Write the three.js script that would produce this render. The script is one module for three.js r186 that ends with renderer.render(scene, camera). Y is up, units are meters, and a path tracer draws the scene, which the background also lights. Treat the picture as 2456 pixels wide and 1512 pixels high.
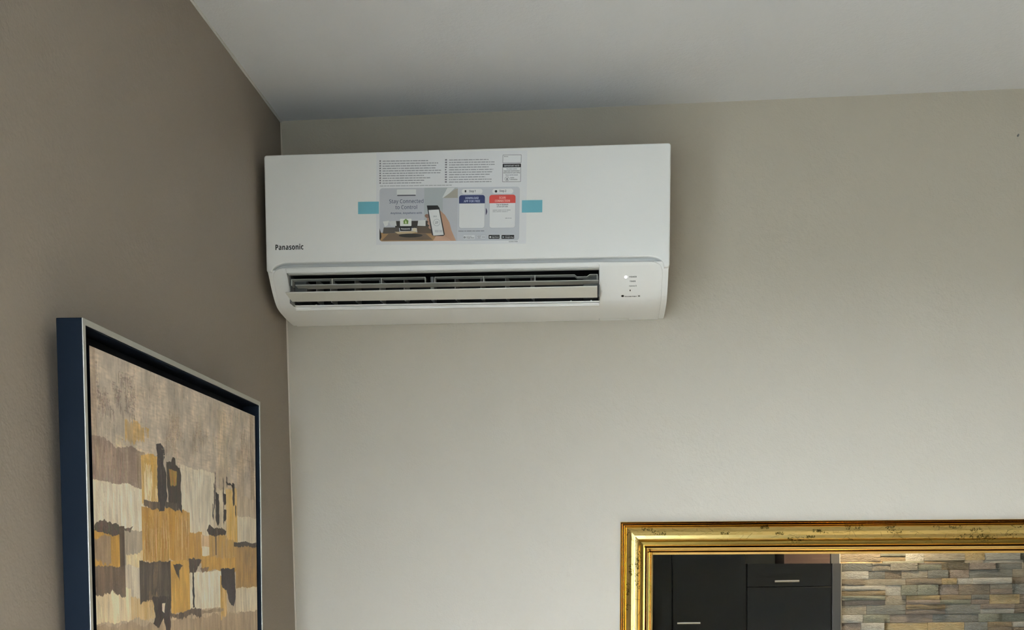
import * as THREE from 'three';
import { RoundedBoxGeometry } from 'three/addons/geometries/RoundedBoxGeometry.js';
import { TextGeometry } from 'three/addons/geometries/TextGeometry.js';
import { FontLoader } from 'three/addons/loaders/FontLoader.js';
import { TessellateModifier } from 'three/addons/modifiers/TessellateModifier.js';
import { ImprovedNoise } from 'three/addons/math/ImprovedNoise.js';
import { RectAreaLightUniformsLib } from 'three/addons/lights/RectAreaLightUniformsLib.js';
import { mergeGeometries, mergeVertices, toCreasedNormals } from 'three/addons/utils/BufferGeometryUtils.js';

// ---------------------------------------------------------------- camera, sky, light, exposure
const scene = new THREE.Scene();
const renderer = new THREE.WebGLRenderer({ antialias: true });
renderer.toneMapping = THREE.LinearToneMapping;
renderer.toneMappingExposure = 1.22;
renderer.shadowMap.enabled = true;
RectAreaLightUniformsLib.init();

// the photograph is the upper part of an upright phone picture: the lens axis lies below its middle
const FOCAL = 3032.15, AXIS_X = 1198.1, AXIS_Y = 1686.4, FRAME_W = 2456, FRAME_H = 1512;
const camera = new THREE.PerspectiveCamera(2 * Math.atan(1.5 * FRAME_H / FOCAL) * 180 / Math.PI, FRAME_W / FRAME_H, 0.05, 60);
camera.position.set(0.677, 1.4934, 2.6967);
camera.rotation.set(-0.1058, 0.0868, -0.0126, 'YXZ');
camera.setViewOffset(3 * FRAME_W, 3 * FRAME_H, 1.5 * FRAME_W - AXIS_X, 1.5 * FRAME_H - AXIS_Y, FRAME_W, FRAME_H);

scene.background = new THREE.Color(0.78, 0.89, 1.02);            // bright overcast sky seen through the window
scene.backgroundIntensity = 46;

const CEIL = 2.4255, ROOM_X = 4.2, FRONT_Z = 3.95;               // left wall x = 0, back wall z = 0
const WIN = { z0: 1.50, z1: 2.45, y0: 0.25, y1: 2.10 };            // window in the left wall, beside the camera
const WIN2 = { x0: 0.03, x1: 0.60, y0: 0.10, y1: 1.95, z: 2.76 };   // tall window in the front wall, left behind the camera
const daylightFill = new THREE.RectAreaLight(new THREE.Color(0.86, 0.94, 1.0), 1.5, WIN.z1 - WIN.z0 - 0.12, WIN.y1 - WIN.y0 - 0.12);  // added fill light at the window opening, on top of the sky
daylightFill.position.set(0.01, (WIN.y0 + WIN.y1) / 2, (WIN.z0 + WIN.z1) / 2);
daylightFill.lookAt(1, (WIN.y0 + WIN.y1) / 2, (WIN.z0 + WIN.z1) / 2);
daylightFill.name = 'window_daylight_fill';
scene.add(daylightFill);

// ---------------------------------------------------------------- helpers
let seed = 7;
const rnd = () => { seed = (seed * 1664525 + 1013904223) >>> 0; return seed / 4294967296; };
const rr = (a, b) => a + (b - a) * rnd();
const perlin = new ImprovedNoise();
const used = new Map();
function numbered(name, parent) {
  const key = parent.uuid + name, n = used.get(key) || 0;
  used.set(key, n + 1);
  return n ? `${name}_${String(n).padStart(3, '0')}` : name;
}
function put(name, geometry, material, parent = scene) {
  const m = new THREE.Mesh(geometry, material);
  m.name = numbered(name, parent); m.castShadow = m.receiveShadow = true;
  parent.add(m);
  return m;
}
function thing(name, label, category, position = [0, 0, 0], group) {
  const o = new THREE.Group();
  o.name = numbered(name, scene); o.position.set(...position);
  o.userData = { label, category };
  if (group) o.userData.group = group;
  scene.add(o);
  return o;
}
function tag(o, label, category, group) { o.userData = { label, category }; if (group) o.userData.group = group; return o; }
function struct(name, geometry, material) { const m = put(name, geometry, material); m.userData.kind = 'structure'; return m; }
function strip(g) { const k = g.index ? g.toNonIndexed() : g; for (const a of Object.keys(k.attributes)) if (!['position', 'normal', 'uv'].includes(a)) k.deleteAttribute(a); return k; }
function join(list) { return mergeGeometries(list.map(strip), false); }
function metreUV(g) {                                            // box-projected uv in metres
  const p = g.attributes.position, n = g.attributes.normal, uv = new Float32Array(p.count * 2);
  for (let i = 0; i < p.count; i++) {
    const ax = Math.abs(n.getX(i)), ay = Math.abs(n.getY(i)), az = Math.abs(n.getZ(i));
    const [u, v] = ax > ay && ax > az ? [p.getZ(i), p.getY(i)] : ay > az ? [p.getX(i), p.getZ(i)] : [p.getX(i), p.getY(i)];
    uv[2 * i] = u; uv[2 * i + 1] = v;
  }
  g.setAttribute('uv', new THREE.BufferAttribute(uv, 2));
  return g;
}
function box(x0, x1, y0, y1, z0, z1) {
  const g = new THREE.BoxGeometry(x1 - x0, y1 - y0, z1 - z0);
  g.translate((x0 + x1) / 2, (y0 + y1) / 2, (z0 + z1) / 2);
  return metreUV(g);
}
function rbox(x0, x1, y0, y1, z0, z1, r = 0.001, seg = 2) {
  const g = new RoundedBoxGeometry(x1 - x0, y1 - y0, z1 - z0, seg, r);
  g.translate((x0 + x1) / 2, (y0 + y1) / 2, (z0 + z1) / 2);
  return g;
}
function alongX(points, x0, x1, bevel = 0) {                     // closed outline of [y, z] swept along x
  const s = new THREE.Shape(points.map(([y, z]) => new THREE.Vector2(-z, y)));
  const g = new THREE.ExtrudeGeometry(s, { depth: x1 - x0 - 2 * bevel, bevelEnabled: bevel > 0, bevelThickness: bevel, bevelSize: bevel, bevelOffset: -bevel, bevelSegments: 3 });
  g.translate(0, 0, x0 + bevel); g.rotateY(Math.PI / 2);
  return g;
}
function alongXSheared(points, x0, x1, slope) {
  const g = alongX(points, x0, x1), p = g.attributes.position;
  for (let i = 0; i < p.count; i++) p.setY(i, p.getY(i) - slope * p.getX(i));
  return g;
}
const ctxOf = (w, h) => { const c = document.createElement('canvas'); c.width = w; c.height = h; return [c, c.getContext('2d')]; };
function colourTexture(canvas, repeat) {
  const t = new THREE.CanvasTexture(canvas);
  t.colorSpace = THREE.SRGBColorSpace; t.anisotropy = 8;
  if (repeat) t.wrapS = t.wrapT = THREE.RepeatWrapping;
  return t;
}
function tiledNoise(size, layers) {                              // seamless grey relief
  const d = new Uint8Array(size * size * 4), a = new Float32Array(size * size);
  for (const [cells, amount] of layers) {
    const g = Array.from({ length: cells * cells }, rnd);
    for (let y = 0; y < size; y++) for (let x = 0; x < size; x++) {
      const fx = x / size * cells, fy = y / size * cells, ix = Math.floor(fx), iy = Math.floor(fy);
      const sx = (fx - ix) ** 2 * (3 - 2 * (fx - ix)), sy = (fy - iy) ** 2 * (3 - 2 * (fy - iy));
      const at = (i, j) => g[(j % cells) * cells + i % cells];
      a[y * size + x] += amount * ((at(ix, iy) * (1 - sx) + at(ix + 1, iy) * sx) * (1 - sy) + (at(ix, iy + 1) * (1 - sx) + at(ix + 1, iy + 1) * sx) * sy);
    }
  }
  const total = layers.reduce((s, l) => s + l[1], 0);
  for (let i = 0; i < a.length; i++) { const v = Math.round(255 * a[i] / total); d.set([v, v, v, 255], 4 * i); }
  const t = new THREE.DataTexture(d, size, size);
  t.wrapS = t.wrapT = THREE.RepeatWrapping; t.magFilter = THREE.LinearFilter; t.needsUpdate = true;
  return t;
}

// ---------------------------------------------------------------- materials
const rollerRelief = tiledNoise(512, [[24, 0.3], [70, 0.5], [180, 0.5], [256, 0.3]]);
rollerRelief.repeat.set(2.5, 2.5);
const M = {
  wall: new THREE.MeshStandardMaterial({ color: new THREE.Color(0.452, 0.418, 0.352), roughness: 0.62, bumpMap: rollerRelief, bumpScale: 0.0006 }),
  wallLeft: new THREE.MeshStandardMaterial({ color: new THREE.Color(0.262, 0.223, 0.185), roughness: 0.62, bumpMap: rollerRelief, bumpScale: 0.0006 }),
  ceiling: new THREE.MeshStandardMaterial({ color: new THREE.Color(0.675, 0.685, 0.715), roughness: 0.9, bumpMap: rollerRelief, bumpScale: 0.0006 }),
  caulk: new THREE.MeshStandardMaterial({ color: new THREE.Color(0.60, 0.55, 0.47), roughness: 0.55 }),
  whitePlastic: new THREE.MeshPhysicalMaterial({ color: new THREE.Color(0.87, 0.88, 0.885), roughness: 0.42, clearcoat: 0.15, clearcoatRoughness: 0.35 }),
  vanePlastic: new THREE.MeshStandardMaterial({ color: new THREE.Color(0.74, 0.74, 0.70), roughness: 0.5 }),
  greyPlastic: new THREE.MeshStandardMaterial({ color: new THREE.Color(0.16, 0.165, 0.165), roughness: 0.55 }),
  finPlastic: new THREE.MeshStandardMaterial({ color: new THREE.Color(0.42, 0.43, 0.44), roughness: 0.5 }),
  darkPlastic: new THREE.MeshStandardMaterial({ color: new THREE.Color(0.012, 0.013, 0.015), roughness: 0.6 }),
  ink: new THREE.MeshStandardMaterial({ color: 0x0b0c0d, roughness: 0.5 }),
  greyInk: new THREE.MeshStandardMaterial({ color: 0x5a6064, roughness: 0.5 }),
  tape: new THREE.MeshStandardMaterial({ color: new THREE.Color(0.16, 0.45, 0.56), roughness: 0.6, bumpMap: rollerRelief, bumpScale: 0.0002 }),
  navy: new THREE.MeshPhysicalMaterial({ color: new THREE.Color(0.003, 0.007, 0.014), roughness: 0.6, specularIntensity: 0.2 }),
  silver: new THREE.MeshStandardMaterial({ color: new THREE.Color(0.52, 0.52, 0.48), roughness: 0.38, metalness: 0.6 }),
  mirror: new THREE.MeshStandardMaterial({ color: new THREE.Color(0.86, 0.88, 0.87), roughness: 0.0, metalness: 1 }),
  chrome: new THREE.MeshStandardMaterial({ color: new THREE.Color(0.75, 0.75, 0.74), roughness: 0.22, metalness: 1 }),
  gloss: new THREE.MeshPhysicalMaterial({ color: new THREE.Color(0.012, 0.0125, 0.013), roughness: 0.28, specularIntensity: 0.6 }),
  carcass: new THREE.MeshStandardMaterial({ color: new THREE.Color(0.008, 0.008, 0.008), roughness: 0.6 }),
  trim: new THREE.MeshStandardMaterial({ color: new THREE.Color(0.06, 0.06, 0.058), roughness: 0.6 }),
  windowFrame: new THREE.MeshStandardMaterial({ color: new THREE.Color(0.78, 0.78, 0.77), roughness: 0.4 }),
  glass: new THREE.MeshPhysicalMaterial({ color: 0xffffff, roughness: 0, transmission: 1, thickness: 0, ior: 1.5 }),
  backing: new THREE.MeshStandardMaterial({ color: new THREE.Color(0.20, 0.14, 0.09), roughness: 0.8 }),
};

// ---------------------------------------------------------------- the room
struct('floor', join([box(-0.2, ROOM_X + 0.2, -0.15, 0, -0.2, WIN2.z + 0.12), box(WIN2.x1, ROOM_X + 0.2, -0.15, 0, WIN2.z + 0.12, FRONT_Z + 0.2)]), (() => {
  const [c, g] = ctxOf(1024, 1024);
  g.fillStyle = '#b3a58e'; g.fillRect(0, 0, 1024, 1024);
  for (let row = 0; row < 8; row++) for (let k = 0; k < 2; k++) {
    const t = rr(-14, 14);
    g.fillStyle = `rgb(${178 + t},${164 + t},${140 + t})`; g.fillRect(k * 512 + (row % 2) * 256, row * 128, 512, 126);
    for (let i = 0; i < 90; i++) { g.fillStyle = `rgba(90,66,40,${rr(0.03, 0.12)})`; g.fillRect(rr(0, 1024), row * 128 + rr(0, 126), rr(60, 400), rr(0.5, 2)); }
  }
  return new THREE.MeshStandardMaterial({ map: colourTexture(c, true), roughness: 0.45 });
})());
struct('ground', box(-40, 40, -0.6, -0.3, -40, 40), new THREE.MeshStandardMaterial({ color: new THREE.Color(0.07, 0.075, 0.06), roughness: 0.9 }));
struct('ceiling', join([box(-0.2, ROOM_X + 0.2, CEIL, CEIL + 0.15, -0.2, WIN2.z + 0.12), box(WIN2.x1, ROOM_X + 0.2, CEIL, CEIL + 0.15, WIN2.z + 0.12, FRONT_Z + 0.2)]), M.ceiling);
struct('wall_back', box(0, ROOM_X, 0, CEIL, -0.2, 0), M.wall);
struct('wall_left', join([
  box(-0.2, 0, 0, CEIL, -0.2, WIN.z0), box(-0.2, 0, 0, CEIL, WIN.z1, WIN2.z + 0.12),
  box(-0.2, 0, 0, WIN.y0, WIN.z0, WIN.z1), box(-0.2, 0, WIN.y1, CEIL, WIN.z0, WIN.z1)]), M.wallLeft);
struct('wall_right', box(ROOM_X, ROOM_X + 0.2, 0, CEIL, -0.2, FRONT_Z + 0.2), M.wall);
const STONE_X0 = 1.806, STONE_Z = 3.64;
const wallFront = struct('wall_front', join([box(WIN2.x1, STONE_X0, 0, CEIL, FRONT_Z, FRONT_Z + 0.2), box(0, WIN2.x0, 0, CEIL, WIN2.z, WIN2.z + 0.12), box(WIN2.x0, WIN2.x1, 0, WIN2.y0, WIN2.z, WIN2.z + 0.12), box(WIN2.x0, WIN2.x1, WIN2.y1, CEIL, WIN2.z, WIN2.z + 0.12), box(WIN2.x1, 0.655, 0, CEIL, WIN2.z, FRONT_Z + 0.2), box(STONE_X0, ROOM_X, 0, CEIL, STONE_Z, FRONT_Z + 0.2)]), M.wall);

// paint lines that stand out along the corners
struct('trim_1', join([box(0, 0.003, 0, CEIL - 0.003, 0, 0.003)]), M.caulk);
{
  const bead = [];
  for (let z = 0; z < 2.7; z += 0.05) { const k = 0.0035 + 0.0012 * perlin.noise(z * 9, 1, 2); bead.push(box(0, k, CEIL - k, CEIL, z, z + 0.0501)); }
  struct('trim_2', join(bead), new THREE.MeshStandardMaterial({ color: new THREE.Color(0.64, 0.64, 0.62), roughness: 0.7 }));
}
{
  const w = new THREE.Group(); w.name = 'window_1'; w.userData.kind = 'structure'; scene.add(w);
  const f = 0.06, { z0, z1, y0, y1 } = WIN, zm = (z0 + z1) / 2;
  for (const b of [box(-0.14, -0.06, y0, y0 + f, z0, z1), box(-0.14, -0.06, y1 - f, y1, z0, z1), box(-0.14, -0.06, y0 + f, y1 - f, z0, z0 + f), box(-0.14, -0.06, y0 + f, y1 - f, z1 - f, z1), box(-0.14, -0.06, y0 + f, y1 - f, zm - 0.03, zm + 0.03)]) put('window_frame', b, M.windowFrame, w);
  for (const [a, b] of [[z0 + f, zm - 0.03], [zm + 0.03, z1 - f]]) {
    const g = new THREE.PlaneGeometry(b - a, y1 - y0 - 2 * f); g.rotateY(Math.PI / 2); g.translate(-0.1, (y0 + y1) / 2, (a + b) / 2);
    put('pane', g, M.glass, w);
  }
  put('window_sill', rbox(-0.06, 0.05, y0 - 0.03, y0, z0 - 0.03, z1 + 0.03, 0.006), M.windowFrame, w);
}


{
  const w = new THREE.Group(); w.name = 'window_2'; w.userData.kind = 'structure'; scene.add(w);
  const f = 0.045, { x0, x1, y0, y1, z } = WIN2;
  for (const b of [box(x0, x1, y0, y0 + f, z + 0.04, z + 0.10), box(x0, x1, y1 - f, y1, z + 0.04, z + 0.10), box(x0, x0 + f, y0 + f, y1 - f, z + 0.04, z + 0.10), box(x1 - f, x1, y0 + f, y1 - f, z + 0.04, z + 0.10)]) put('window_frame', b, M.windowFrame, w);
  const g = new THREE.PlaneGeometry(x1 - x0 - 2 * f, y1 - y0 - 2 * f); g.translate((x0 + x1) / 2, (y0 + y1) / 2, z + 0.07);
  put('pane', g, M.glass, w);
}

// ---------------------------------------------------------------- air conditioner
const ac = thing('air_conditioner', 'white wall-mounted split air conditioner with an open louvre, high in the corner', 'air conditioner', [0.017, 2.2918, 0]);
ac.rotation.set(0, 0.0031, -0.0090, 'ZYX');
const AW = 0.779, AD = 0.2086, SK = 0.0055;                      // width, depth; SK: how much lower the fittings sit towards the right end

// lower profile of the unit, [y, z] from the front face round to the back of the underside
const profileCurve = new THREE.CatmullRomCurve3([[-0.17, 0.2086], [-0.195, 0.2086], [-0.2115, 0.2082], [-0.2185, 0.2055], [-0.2257, 0.1985], [-0.2453, 0.1805], [-0.262, 0.1605], [-0.2725, 0.1425], [-0.2778, 0.120], [-0.281, 0.090], [-0.283, 0.063], [-0.285, 0.004]].map(([y, z]) => new THREE.Vector3(0, y, z)), false, 'centripetal');
const PROFILE = profileCurve.getSpacedPoints(400), ARC = profileCurve.getLength();
function profileAt(s) {
  const t = Math.min(Math.max(s / ARC, 0), 1) * 400, i = Math.min(Math.floor(t), 399), a = PROFILE[i], b = PROFILE[i + 1], k = t - i;
  const y = a.y + (b.y - a.y) * k, z = a.z + (b.z - a.z) * k, dy = b.y - a.y, dz = b.z - a.z, l = Math.hypot(dy, dz);
  return { y, z, ny: dz / l, nz: -dy / l };
}
function arcAtY(y) { for (let i = 0; i <= 400; i++) if (PROFILE[i].y <= y) return i / 400 * ARC; return ARC; }
function wrap(g) {                                               // (x, -arc, height) -> on the profile
  const p = g.attributes.position;
  for (let i = 0; i < p.count; i++) {
    const q = profileAt(-p.getY(i)), h = p.getZ(i);
    p.setXYZ(i, p.getX(i), q.y + q.ny * h, q.z + q.nz * h);
  }
  const k = g.index ? g.toNonIndexed() : g;
  k.computeVertexNormals();
  return k;
}
const inset = (h, from, to, n = 40) => Array.from({ length: n + 1 }, (_, i) => { const q = profileAt(from + (to - from) * i / n); return [q.y + q.ny * h, q.z + q.nz * h]; });
function roundedPath(path, pts) {                                // pts: [x, y, radius]
  const n = pts.length;
  pts.forEach(([x, y, r], i) => {
    const a = pts[(i + n - 1) % n], b = pts[(i + 1) % n];
    const ua = new THREE.Vector2(a[0] - x, a[1] - y).normalize(), ub = new THREE.Vector2(b[0] - x, b[1] - y).normalize();
    const p0 = [x + ua.x * r, y + ua.y * r], p1 = [x + ub.x * r, y + ub.y * r];
    if (i === 0) path.moveTo(...p0); else path.lineTo(...p0);
    path.quadraticCurveTo(x, y, ...p1);
  });
  path.closePath();
  return path;
}

// housing behind the covers
{
  const sA = arcAtY(-0.2160);
  const end = [[0, 0.004], [-0.2831, 0.004], ...inset(-0.0018, sA, ARC - 0.0004).reverse(), [-0.2150, 0.1900], [0, 0.190]];
  const endShape = end.map(([y, z]) => [y, Math.max(z, 0.004)]);
  const lipS = arcAtY(-0.2755);
  const floorPart = [[-0.2800, 0.004], ...inset(-0.0035, lipS, ARC - 0.004).reverse(), [-0.2715, 0.130], [-0.2715, 0.004]];
  put('housing', join([
    alongX(endShape, 0.0015, 0.0372), alongX(endShape, 0.6468, AW - 0.0015),
    alongX([[-0.0005, 0.004], [-0.2150, 0.004], [-0.2150, 0.1850], [-0.2100, 0.1850], [-0.0005, 0.1850]], 0.0372, 0.6468),
    alongX(floorPart, 0.0372, 0.6468),
    alongXSheared([[-0.196, 0.180], [-0.2165, 0.180], [-0.2165, 0.1975], [-0.2080, 0.1930], [-0.196, 0.1900]], 0.012, 0.768, SK * 0.6),
  ]), M.whitePlastic, ac);
}
// front panel with its skirts at both ends
{
  const s = new THREE.Shape();
  const yb = (x) => -0.2022 - SK * x, b = 0.003;
  s.moveTo(0.006, 0); s.lineTo(AW - 0.006, 0); s.quadraticCurveTo(AW, 0, AW, -0.006);
  s.lineTo(AW, -0.2200); s.quadraticCurveTo(AW, -0.2262, AW - 0.0062, -0.2262); s.lineTo(AW - 0.0105, -0.2262);
  s.bezierCurveTo(AW - 0.0115, -0.2135, AW - 0.020, yb(AW) - 0.001, AW - 0.042, yb(AW - 0.04));
  s.lineTo(0.042, yb(0.04));
  s.bezierCurveTo(0.025, yb(0.02), 0.0125, -0.2085, 0.0105, -0.2195);
  s.lineTo(0.0062, -0.2195); s.quadraticCurveTo(0, -0.2195, 0, -0.2133); s.lineTo(0, -0.006); s.quadraticCurveTo(0, 0, 0.006, 0);
  const g = new THREE.ExtrudeGeometry(s, { depth: 0.030 - b, bevelEnabled: true, bevelThickness: b, bevelSize: b, bevelOffset: -b, bevelSegments: 5, curveSegments: 16 });
  g.translate(0, 0, AD - 0.030);
  put('front_panel', toCreasedNormals(g, 0.28), M.whitePlastic, ac);
}
// lower front cover, wrapped round the underside, with the air outlet cut out
{
  const top = (x) => -(arcAtY(-0.2108 - SK * x)), bot = -(ARC - 0.0008), L = 0.0095, R = 0.7665;
  const s = roundedPath(new THREE.Shape(), [[L, bot, 0.002], [R, bot, 0.002], [R, top(R), 0.026], [L, top(L), 0.026]]);
  const oTopL = -(arcAtY(-0.2128)), oTopR = -(arcAtY(-0.2153)), oBotL = -(arcAtY(-0.2744)), oBotR = -(arcAtY(-0.2760));
  s.holes.push(roundedPath(new THREE.Path(), [[0.0385, oTopL, 0.001], [0.0385, oBotL, 0.004], [0.6458, oBotR, 0.006], [0.6458, oTopR, 0.006]]));
  s.holes.push(roundedPath(new THREE.Path(), [[0.6453, -(ARC - 0.0030), 0.0005], [0.6453, -(ARC - 0.0200), 0.004], [0.7050, -(ARC - 0.0200), 0.004], [0.7050, -(ARC - 0.0030), 0.0005]]));
  let g = new THREE.ExtrudeGeometry(s, { depth: 0.0030, bevelEnabled: true, bevelThickness: 0.0012, bevelSize: 0.0012, bevelOffset: -0.0012, bevelSegments: 3, curveSegments: 12 });
  g.translate(0, 0, -0.0042);
  g = wrap(new TessellateModifier(0.009, 9).modify(strip(g)));
  put('front_cover', toCreasedNormals(mergeVertices(strip(g), 1e-6), 0.55), M.whitePlastic, ac);
}
// white lip above the outlet and ribbed lip below it
put('upper_lip', toCreasedNormals(alongXSheared([[-0.2128, 0.2062], [-0.2165, 0.2058], [-0.2195, 0.2040], [-0.2204, 0.2026], [-0.2202, 0.2012], [-0.2186, 0.2000], [-0.2186, 0.190], [-0.2128, 0.190]], 0.0385, 0.6458, 0.0040), 0.6), M.whitePlastic, ac);
put('seal_strip', alongXSheared([[-0.2188, 0.1915], [-0.2199, 0.1912], [-0.2199, 0.180], [-0.2188, 0.180]], 0.0385, 0.6458, 0.0042), M.vanePlastic, ac);
{
  const rib = (y, z) => alongXSheared([[y, z], [y - 0.0007, z - 0.0002], [y - 0.0017, z - 0.0014], [y - 0.0017, z - 0.012], [y + 0.0008, z - 0.012], [y + 0.0004, z - 0.0006]], 0.0385, 0.6458, 0.0052);
  put('lower_lip', join([rib(-0.2694, 0.1425), rib(-0.2722, 0.1372), alongXSheared([[-0.2690, 0.132], [-0.2770, 0.132], [-0.2770, 0.120], [-0.2690, 0.120]], 0.0385, 0.6458, 0.0040)]), M.whitePlastic, ac);
}
// the dark air duct
put('air_duct', join([
  box(0.0372, 0.6468, -0.2172, -0.2152, 0.05, 0.200), box(0.0372, 0.6468, -0.280, -0.205, 0.046, 0.050),
  box(0.0372, 0.6468, -0.2715, -0.2695, 0.05, 0.120)]), M.darkPlastic, ac);
put('duct_side', join([box(0.0372, 0.0395, -0.272, -0.2165, 0.06, 0.176), rbox(0.0395, 0.066, -0.262, -0.2225, 0.06, 0.148, 0.003)]), M.greyPlastic, ac);
put('duct_side', join([box(0.6447, 0.6468, -0.272, -0.2200, 0.06, 0.176), rbox(0.614, 0.6447, -0.266, -0.2255, 0.06, 0.148, 0.003)]), M.greyPlastic, ac);
for (const x of [0.0939, 0.1221, 0.1717, 0.2215, 0.2706, 0.3728, 0.4241, 0.4732, 0.5235]) {
  const fin = alongX([[-0.2178, 0.131], [-0.2215, 0.1345], [-0.256, 0.1345], [-0.262, 0.128], [-0.262, 0.090], [-0.2178, 0.090]], -0.0010, 0.0010, 0.0004);
  const m = put('deflector_fin', fin, M.finPlastic, ac); m.position.x = x; m.rotation.y = -0.09;
}
put('duct_post', rbox(0.3115, 0.3180, -0.262, -0.2180, 0.09, 0.135, 0.001), M.finPlastic, ac);
for (const [i, x] of [0.1376, 0.1885, 0.2381, 0.3912, 0.445, 0.4925].entries()) {
  const g = new THREE.SphereGeometry(i % 2 ? 0.0016 : 0.0011, 10, 8); g.translate(x, -0.2195, 0.126);
  put('stud', g, M.vanePlastic, ac);
}
// inner louvre: a blade with two open frames above it
{
  const z = 0.172, yt = (x) => -0.2246 - 0.0056 * x, ybl = (x) => -0.2356 - 0.0054 * x, S = [];
  const railTop = (x0, x1, y0, y1) => { const g = rbox(x0, x1, -0.0009, 0, z - 0.020, z, 0.0004); g.translate(0, (y0 + y1) / 2, 0); const p = g.attributes.position; for (let i = 0; i < p.count; i++) p.setY(i, p.getY(i) + (y1 - y0) * ((p.getX(i) - x0) / (x1 - x0) - 0.5)); return g; };
  const post = (x, w = 0.0014, d = 0.020, lo = 0) => rbox(x - w / 2, x + w / 2, ybl(x) - 0.0005 - lo, yt(x), z - d, z, 0.0004);
  S.push(railTop(0.0400, 0.3062, yt(0.04), yt(0.3062)), post(0.0402, 0.0030, 0.020, 0.0012), post(0.3062, 0.0016));
  S.push(railTop(0.3251, 0.5985, yt(0.3251), yt(0.5985)), post(0.3251, 0.0016));
  const dip = -0.2322;
  S.push(railTop(0.5980, 0.6030, yt(0.598), dip), railTop(0.6025, 0.6225, dip, dip), railTop(0.6220, 0.6272, dip, yt(0.627)), railTop(0.6268, 0.6425, yt(0.627) , yt(0.642)), post(0.6420, 0.0016));
  for (const x of [0.1217, 0.2196, 0.4209, 0.5210]) S.push(post(x, x === 0.1217 ? 0.0024 : 0.0018));
  const blade = alongXSheared([[-0.2355, z], [-0.2362, z + 0.0006], [-0.2372, z], [-0.2382, z - 0.029], [-0.2374, z - 0.029]], 0.0480, 0.6440, 0.0054);
  put('inner_louvre', join([...S, blade]), M.vanePlastic, ac);
}
// main flap, standing open
{
  const g = alongX([[-0.2592, 0.2175], [-0.2602, 0.2190], [-0.2616, 0.2188], [-0.2632, 0.2050], [-0.2652, 0.1850], [-0.2668, 0.1660], [-0.2656, 0.1652], [-0.2630, 0.1850], [-0.2606, 0.2050]], 0.0392, 0.6424, 0.0006);
  const p = g.attributes.position; for (let i = 0; i < p.count; i++) p.setY(i, p.getY(i) - 0.0012 * p.getX(i) - (p.getZ(i) < 0.19 ? 0.0060 : p.getZ(i) < 0.21 ? 0.0030 : 0) * p.getX(i));
  const flap = put('flap', toCreasedNormals(g, 0.6), M.vanePlastic, ac);
  for (const x of [0.07, 0.335, 0.610]) put('hinge', rbox(x - 0.003, x + 0.003, -0.2640, -0.250, 0.150, 0.172, 0.001), M.greyPlastic, flap);
}
for (const [x, w] of [[0.082, 0.0012], [0.5905, 0.0014], [0.6300, 0.0016]]) put('lip_hook', rbox(x - w, x + w, -0.2722, -0.2680 - x * 0.0045, 0.136, 0.1415, 0.0005), M.whitePlastic, ac);
// access tab in the underside
{
  const s0 = ARC - 0.0194, s1 = ARC - 0.0030, shape = roundedPath(new THREE.Shape(), [[0.6459, -s1, 0.0005], [0.7044, -s1, 0.0005], [0.7044, -s0, 0.004], [0.6459, -s0, 0.004]]);
  const g = new THREE.ExtrudeGeometry(shape, { depth: 0.0030, bevelEnabled: true, bevelThickness: 0.0005, bevelSize: 0.0005, bevelOffset: -0.0005, bevelSegments: 2 });
  g.translate(0, 0, -0.0036);
  put('access_tab', wrap(g), M.whitePlastic, ac);
}
// lettering and lamp
const boldFont = await new FontLoader().loadAsync('fonts/droid/droid_sans_bold.typeface.json');
const plainFont = await new FontLoader().loadAsync('fonts/droid/droid_sans_regular.typeface.json');
function lettering(text, font, width, height, depth = 0.0002) {
  const g = new TextGeometry(text, { font, size: 1, depth: 1, curveSegments: 4, bevelEnabled: false });
  g.computeBoundingBox();
  const b = g.boundingBox; g.translate(-b.min.x, -b.min.y, 0);
  g.scale(width / (b.max.x - b.min.x), height / (b.max.y - b.min.y), depth);
  return g;
}
{
  const g = lettering('Panasonic', boldFont, 0.0552, 0.0108); g.translate(0.0190, -0.1778, AD + 0.00005);
  put('brand_lettering', g, M.ink, ac);
  const onCover = (geo, x, y) => { geo.translate(x, -arcAtY(y), 0.0001); return wrap(geo); };
  put('indicator_lettering', join([
    onCover(lettering('POWER', boldFont, 0.0140, 0.0030), 0.7036, -0.2392), onCover(lettering('TIMER', boldFont, 0.0115, 0.0030), 0.7042, -0.2462),
    onCover(lettering('nanoe X', boldFont, 0.0142, 0.0028), 0.7036, -0.2528)]), M.greyInk, ac);
  const fan = new THREE.Shape(); fan.moveTo(0.0004, 0); fan.lineTo(0.0014, 0); fan.lineTo(0.0022, 0.0040); fan.lineTo(-0.0004, 0.0040); fan.closePath();
  put('wireless_mark', onCover(new THREE.ExtrudeGeometry(fan, { depth: 0.0001, bevelEnabled: false }), 0.7046, -0.2600), M.ink, ac);
  const dot = new THREE.CylinderGeometry(0.0027, 0.0027, 0.0002, 20); dot.rotateX(Math.PI / 2);
  put('logo_lettering', join([onCover(dot, 0.6912, -0.2668), onCover(lettering('inverter', boldFont, 0.0235, 0.0028), 0.6954, -0.2680), onCover(lettering('X', boldFont, 0.0052, 0.0038), 0.7204, -0.2682)]), M.ink, ac);
  const lamp = new THREE.Shape(); lamp.absarc(0, 0, 0.0026, 0, Math.PI * 2);
  put('power_led', onCover(new THREE.ExtrudeGeometry(lamp, { depth: 0.0002, bevelEnabled: false, curveSegments: 10 }), 0.6968, -0.2384), new THREE.MeshStandardMaterial({ color: 0xffffff, emissive: 0xffffff, emissiveIntensity: 3, roughness: 0.4 }), ac);
}

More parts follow.
